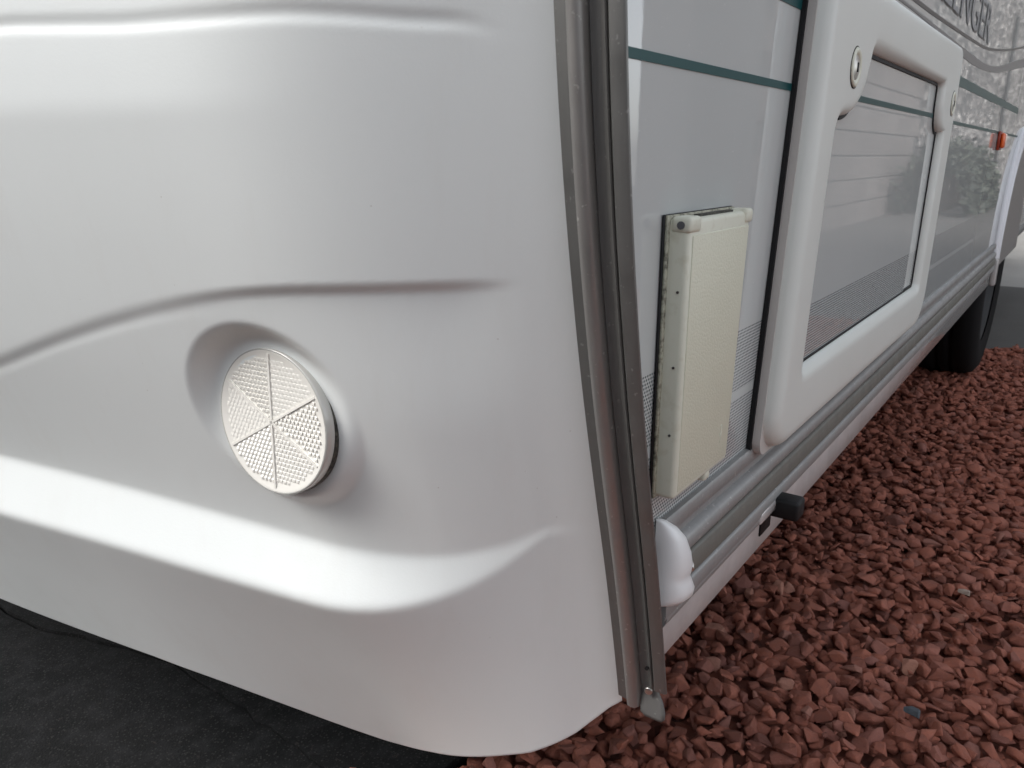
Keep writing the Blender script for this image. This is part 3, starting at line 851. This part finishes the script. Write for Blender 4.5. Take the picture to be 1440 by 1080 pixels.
box('hinge', FX0 - .0010, FX0 + .0150, .1744, .1862, FZ1 - .0085, FZ1 + .0004, M['cream_smooth'], flap, .0022, 3)
box('hinge', FX1 - .0105, FX1 + .0018, .1744, .1862, FZ1 - .0085, FZ1 + .0004, M['cream_smooth'], flap, .0022, 3)
cyl('hinge_pin', (FX0 - .0011, .1800, FZ1 - .0042), (-1, 0, 0), .0022, .0014, mat('grey_pin', (.12, .12, .13), .5, .4), flap, 16)
box('slot', FX0 + .0250, FX1 - .0200, .1800, .1840, FZ1 - .0014, FZ1 + .0002, M['grime'], flap)
box('catch', FX0 + .058, FX0 + .068, .1765, .1850, FZ0 - .0060, FZ0 + .002, M['cream_smooth'], flap, .002)
for zc in (.5565, .5130, .4720):
    cyl('screw_dimple', (FX0 - .0002, .1802, zc), (-1, 0, 0), .0008, .0008, mat('dark_dimple', (.06, .055, .05), .8), cover, 10)
# embossed bolt symbol
zz = [(.0000, .0120), (.0022, .0120), (.0012, .0070), (.0030, .0070), (.0004, .0000), (.0010, .0052), (-.0010, .0052)]
ax, az = .4880, .4480
V = [(ax + x, 0.17455, az + z) for x, z in zz] + [(ax + x, .1752, az + z) for x, z in zz]
F = [list(range(7)), list(range(13, 6, -1))] + [[i, (i + 1) % 7, (i + 1) % 7 + 7, i + 7] for i in range(7)]
mesh_obj('bolt_symbol', V, F, M['cream_smooth'], cover)

for o in flap.children_recursive:                       # the moulding narrows a little towards its foot
    if o.type == 'MESH':
        for v in o.data.vertices:
            w = v.co + WL[o]
            v.co.x += -(w.x - FX0) * .11 * (FZ1 - w.z) / (FZ1 - FZ0)

# ---- service door
SHR = .12
def shx(x, z): return x + SHR * (z - .58)
DX0, DX1, DZ0, DZ1 = .6050, 1.2500, .4040, .7660
door = empty('service_door', (.92, SY, DZ0), car)
door['label'] = 'locker door with thick rounded greenish white frame'
def rrect(x0, x1, z0, z1, r, n=8):
    rs = dict(bl=r[0], br=r[1], tr=r[2], tl=r[3]); out = []
    for (cx, cz, a0, rr_) in ((x0 + rs['bl'], z0 + rs['bl'], 180, rs['bl']), (x1 - rs['br'], z0 + rs['br'], 270, rs['br']), (x1 - rs['tr'], z1 - rs['tr'], 0, rs['tr']), (x0 + rs['tl'], z1 - rs['tl'], 90, rs['tl'])):
        for t in np.linspace(0, 90, n): out.append((cx + rr_ * math.cos(R(a0 + t)), cz + rr_ * math.sin(R(a0 + t))))
    return out
def plate(name, loop, y0, y1, m, parent, shear=True):
    k = len(loop)
    f_ = (lambda x, z: shx(x, z)) if shear else (lambda x, z: x)
    V = [(f_(x, z), y0, z) for x, z in loop] + [(f_(x, z), y1, z) for x, z in loop]
    F = [list(range(k)), list(range(2 * k - 1, k - 1, -1))] + [[i, i + k, (i + 1) % k + k, (i + 1) % k] for i in range(k)]
    return mesh_obj(name, V, F, m, parent)
plate('outer_seal', rrect(DX0 - .0045, DX1 + .004, DZ0 - .004, DZ1 + .004, (.012, .03, .02, .012)), .1862, .1896, M['black'], door)
plate('backing_flange', rrect(DX0 - .0015, DX1 + .001, DZ0 - .001, DZ1 + .001, (.014, .03, .02, .012)), .1800, .1864, M['flange'], door)
panel = plate('door_panel', rrect(.645, 1.19, .450, .730, (.004,) * 4), .1786, .1802, M['side'], door)
strip('stripe', [(.655, .6742), (1.20, .6742)], [(.655, .6792), (1.20, .6792)], .1781, M['teal'], panel)
# moulded frame: matched inner and outer loops
IX0, IX1, IZ0, IZ1 = .6610, 1.1740, .4630, .7140
inner, outer = [], []
def seg(pi, po, n):
    for t in np.linspace(0, 1, n, endpoint=False):
        inner.append((pi[0][0] + (pi[1][0] - pi[0][0]) * t, pi[0][1] + (pi[1][1] - pi[0][1]) * t))
        outer.append((po[0][0] + (po[1][0] - po[0][0]) * t, po[0][1] + (po[1][1] - po[0][1]) * t))
def arcseg(ci, ri, co, ro, a0, a1, n):
    for t in np.linspace(0, 1, n, endpoint=False):
        a_ = R(a0 + (a1 - a0) * t)
        inner.append((ci[0] + ri * math.cos(a_), ci[1] + ri * math.sin(a_)))
        outer.append((co[0] + ro * math.cos(a_), co[1] + ro * math.sin(a_)))
rb, rbr, rt, ri = .034, .050, .022, .006
arcseg((IX0 + ri, IZ0 + ri), ri, (DX0 + rb, DZ0 + rb), rb, 180, 270, 12)
seg([(IX0 + ri, IZ0), (IX1 - ri, IZ0)], [(DX0 + rb, DZ0), (DX1 - rbr, DZ0)], 40)
arcseg((IX1 - ri, IZ0 + ri), ri, (DX1 - rbr, DZ0 + rbr), rbr, 270, 360, 12)
seg([(IX1, IZ0 + ri), (IX1, .6600)], [(DX1, DZ0 + rbr), (DX1, .672)], 24)
# right ear (rounded tongue round the lock)
ear = [(IX1 - .004, .6580), (IX1 - .012, .6580), (IX1 - .024, .6620), (IX1 - .034, .6710), (IX1 - .040, .6840), (IX1 - .0415, .6960), (IX1 - .042, .7060)]
eo = np.linspace(.672, DZ1 - rt, len(ear) + 1)
prev = (IX1, .6600)
for i, e_ in enumerate(ear):
    seg([prev, e_], [(DX1, eo[i]), (DX1, eo[i + 1])], 4); prev = e_
c0_ = prev
for t in np.linspace(0, 1, 10, endpoint=False):
    a_ = R(90 * t)
    inner.append((c0_[0] - .008 * (1 - math.cos(a_)) , c0_[1] + .008 * math.sin(a_)))
    outer.append((DX1 - rt + rt * math.cos(a_), DZ1 - rt + rt * math.sin(a_)))
LEX = .7460
seg([(c0_[0] - .008, IZ1), (LEX + .008, IZ1)], [(DX1 - rt, DZ1), (LEX + .008, DZ1)], 40)
prev = (LEX + .008, IZ1)
ear = [(LEX + .002, IZ1 - .002), (LEX - .001, IZ1 - .008), (LEX - .003, .6960), (LEX - .008, .6840), (LEX - .018, .6720), (LEX - .032, .6635), (LEX - .048, .6600), (IX0 + .022, .6598), (IX0 + .010, .6590)]
tlo = [(LEX - .02, DZ1), (LEX - .05, DZ1), (LEX - .08, DZ1), (DX0 + .045, DZ1), (DX0 + .03, DZ1), (DX0 + .012, DZ1 - .004), (DX0 + .002, DZ1 - .016), (DX0, DZ1 - .045), (DX0, DZ1 - .085)]
po = (LEX + .008, DZ1)
for e_, o_ in zip(ear, tlo):
    seg([prev, e_], [po, o_], 5); prev = e_; po = o_
seg([prev, (IX0, .6500)], [po, (DX0, .655)], 5)
seg([(IX0, .6500), (IX0, IZ0 + ri)], [(DX0, .655), (DX0, DZ0 + rb)], 26)
# round off the corners of both loops a little
def relax(L, it):
    A = np.array(L)
    for _ in range(it): A = (np.roll(A, 1, 0) + 2 * A + np.roll(A, -1, 0)) / 4
    return A
I_, O_ = relax(inner, 3), relax(outer, 2)
N_ = len(I_); HF = .0115; YB = .1800
prof = [0, .012, .03, .06, .10, .15, .22, .32, .44, .56, .68, .78, .85, .90, .94, .97, .988, 1.0]
V = []
for i in range(N_):
    L_ = np.linalg.norm(O_[i] - I_[i])
    for t in prof:
        p = I_[i] + (O_[i] - I_[i]) * t
        di, do = t * L_, (1 - t) * L_
        hi = math.sqrt(max(0, 1 - (1 - min(1, di / .011)) ** 2)); ho = math.sqrt(max(0, 1 - (1 - min(1, do / .013)) ** 2))
        V.append((shx(p[0], p[1]), YB - HF * min(hi, ho) * (.94 + .06 * math.sin(math.pi * t)), p[1]))
K_ = len(prof)
F = [[i * K_ + j, i * K_ + j + 1, ((i + 1) % N_) * K_ + j + 1, ((i + 1) % N_) * K_ + j] for i in range(N_) for j in range(K_ - 1)]
mesh_obj('door_frame', V, F, M['cream_frame'], door, True)
# dark seal showing inside the frame
sealV, sealF = [], []
off_ = .0028
nI = np.roll(I_, -1, 0) - np.roll(I_, 1, 0); nI = np.stack([-nI[:, 1], nI[:, 0]], 1); nI /= np.linalg.norm(nI, axis=1)[:, None]
for i in range(N_):
    wgt = 1.0 if (I_[i][1] > .66 or I_[i][0] > 1.12) else .45
    for o_, y_ in ((-.002, .1800), (-.002, .1772), (off_ * wgt, .1772), (off_ * wgt, .1800)):
        p = I_[i] + nI[i] * o_
        sealV.append((shx(p[0], p[1]), y_, p[1]))
sealF = [[i * 4 + j, i * 4 + (j + 1) % 4, ((i + 1) % N_) * 4 + (j + 1) % 4, ((i + 1) % N_) * 4 + j] for i in range(N_) for j in range(4)]
mesh_obj('inner_seal', sealV, sealF, M['black'], door)
# locks
def lock(xc, zc):
    L = empty('lock', (shx(xc, zc), .168, zc), door)
    c_ = np.array([shx(xc, zc), .1688, zc])
    def lw(V): V = np.asarray(V); return np.stack([c_[0] + V[:, 0], c_[1] - V[:, 2], c_[2] + V[:, 1]], 1)
    V, F = lathe([(.0148, -.0012), (.0145, .0012), (.0130, .0020), (.0105, .0016), (.0095, .0004)], 40)
    mesh_obj('bezel', lw(V), F, M['cream_smooth'], L, True)
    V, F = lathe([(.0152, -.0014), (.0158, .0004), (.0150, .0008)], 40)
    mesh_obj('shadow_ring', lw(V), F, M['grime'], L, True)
    V, F = lathe([(.0096, .0003), (.0088, .0012), (.0070, .0010), (.0050, .0018), (.0005, .0020)], 32)
    mesh_obj('barrel', lw(V), F, M['steel'], L, True)
    box('keyhole', c_[0] - .0008, c_[0] + .0008, c_[1] - .0026, c_[1] - .0018, c_[2] - .0035, c_[2] + .0035, M['black'], L)
lock(.6870, .6960)
lock(1.2080, .6940)
# small stud on the flange
for zc in (.690, .470):
    cyl('stud', (shx(DX0 + .0015, zc), .1835, zc), (-1, -.3, 0), .0018, .0025, M['black'], door, 10)

# ---- wheel, arch trim and spat
wheel = empty('wheel', (2.72, .29, .29), car)
def lathe_y(prof, c, seg=56):
    A = np.linspace(0, 2 * np.pi, seg, endpoint=False)
    V = np.array([[c[0] + r * math.cos(t), y, c[2] + r * math.sin(t)] for r, y in prof for t in A])
    F = [[i * seg + j, i * seg + (j + 1) % seg, (i + 1) * seg + (j + 1) % seg, (i + 1) * seg + j] for i in range(len(prof) - 1) for j in range(seg)]
    return V, F
WC = (2.70, .29, .292)
V, F = lathe_y([(.19, .205), (.235, .196), (.265, .200), (.284, .212), (.292, .232), (.292, .255), (.286, .258), (.286, .264), (.292, .267), (.292, .290), (.286, .293), (.286, .299), (.292, .302), (.292, .345), (.284, .366), (.262, .378), (.19, .372)], WC)
mesh_obj('tyre', V, F, M['tyre'], wheel, True)
V, F = lathe_y([(.192, .208), (.178, .214), (.165, .250), (.08, .235), (.03, .228), (.001, .228)], WC, 40)
mesh_obj('rim', V, F, mat('wheel_steel', (.02, .02, .021), .6, .2), wheel, True)
def arch_sweep(name, r0, r1, y0, y1, a0, a1, m, parent, zend=.29):
    T = np.linspace(a0, a1, 40); V = []
    pts_ = [(ACX - math.cos(t), math.sin(t)) for t in T]
    for t in T:
        for r, y in ((r0, y0 + .006), (r0 + .25 * (r1 - r0), y1), (r0 + .75 * (r1 - r0), y1), (r1, y0), (r1, .1935), (r0, .1935)):
            x, z = ACX - r * math.cos(t), ACZ + r * math.sin(t)
            if t < 0 or t > math.pi: pass
            V.append((x, y, z))
    F = [[i * 6 + j, i * 6 + (j + 1) % 6, (i + 1) * 6 + (j + 1) % 6, (i + 1) * 6 + j] for i in range(39) for j in range(6)]
    F += [list(range(6)), [39 * 6 + j for j in range(6)][::-1]]
    return mesh_obj(name, V, F, m, parent, True)
M['arch'] = mat('silver_arch_trim', (.72, .72, .74), .3, .0)
arch = arch_sweep('arch_trim', .306, .326, .184, .176, -.10, math.pi * .8, M['arch'], car)
arch_sweep('arch_bead', .331, .346, .186, .180, -.02, math.pi * .8, M['arch'], arch)
box('arch_end', ACX - AR - .012, ACX - AR + .024, .1745, .1890, .300, .372, M['skirt'], arch, .006, 3)
loop = [(ACX - .308 * math.cos(t), ACZ + .308 * math.sin(t)) for t in np.linspace(0.0, math.pi, 30)]
plate('wheel_spat', [(ACX - .308, .345)] + loop + [(ACX + .308, .345)], .1800, .1860, mat('taupe_spat', (.24, .225, .215), .4), car, False)
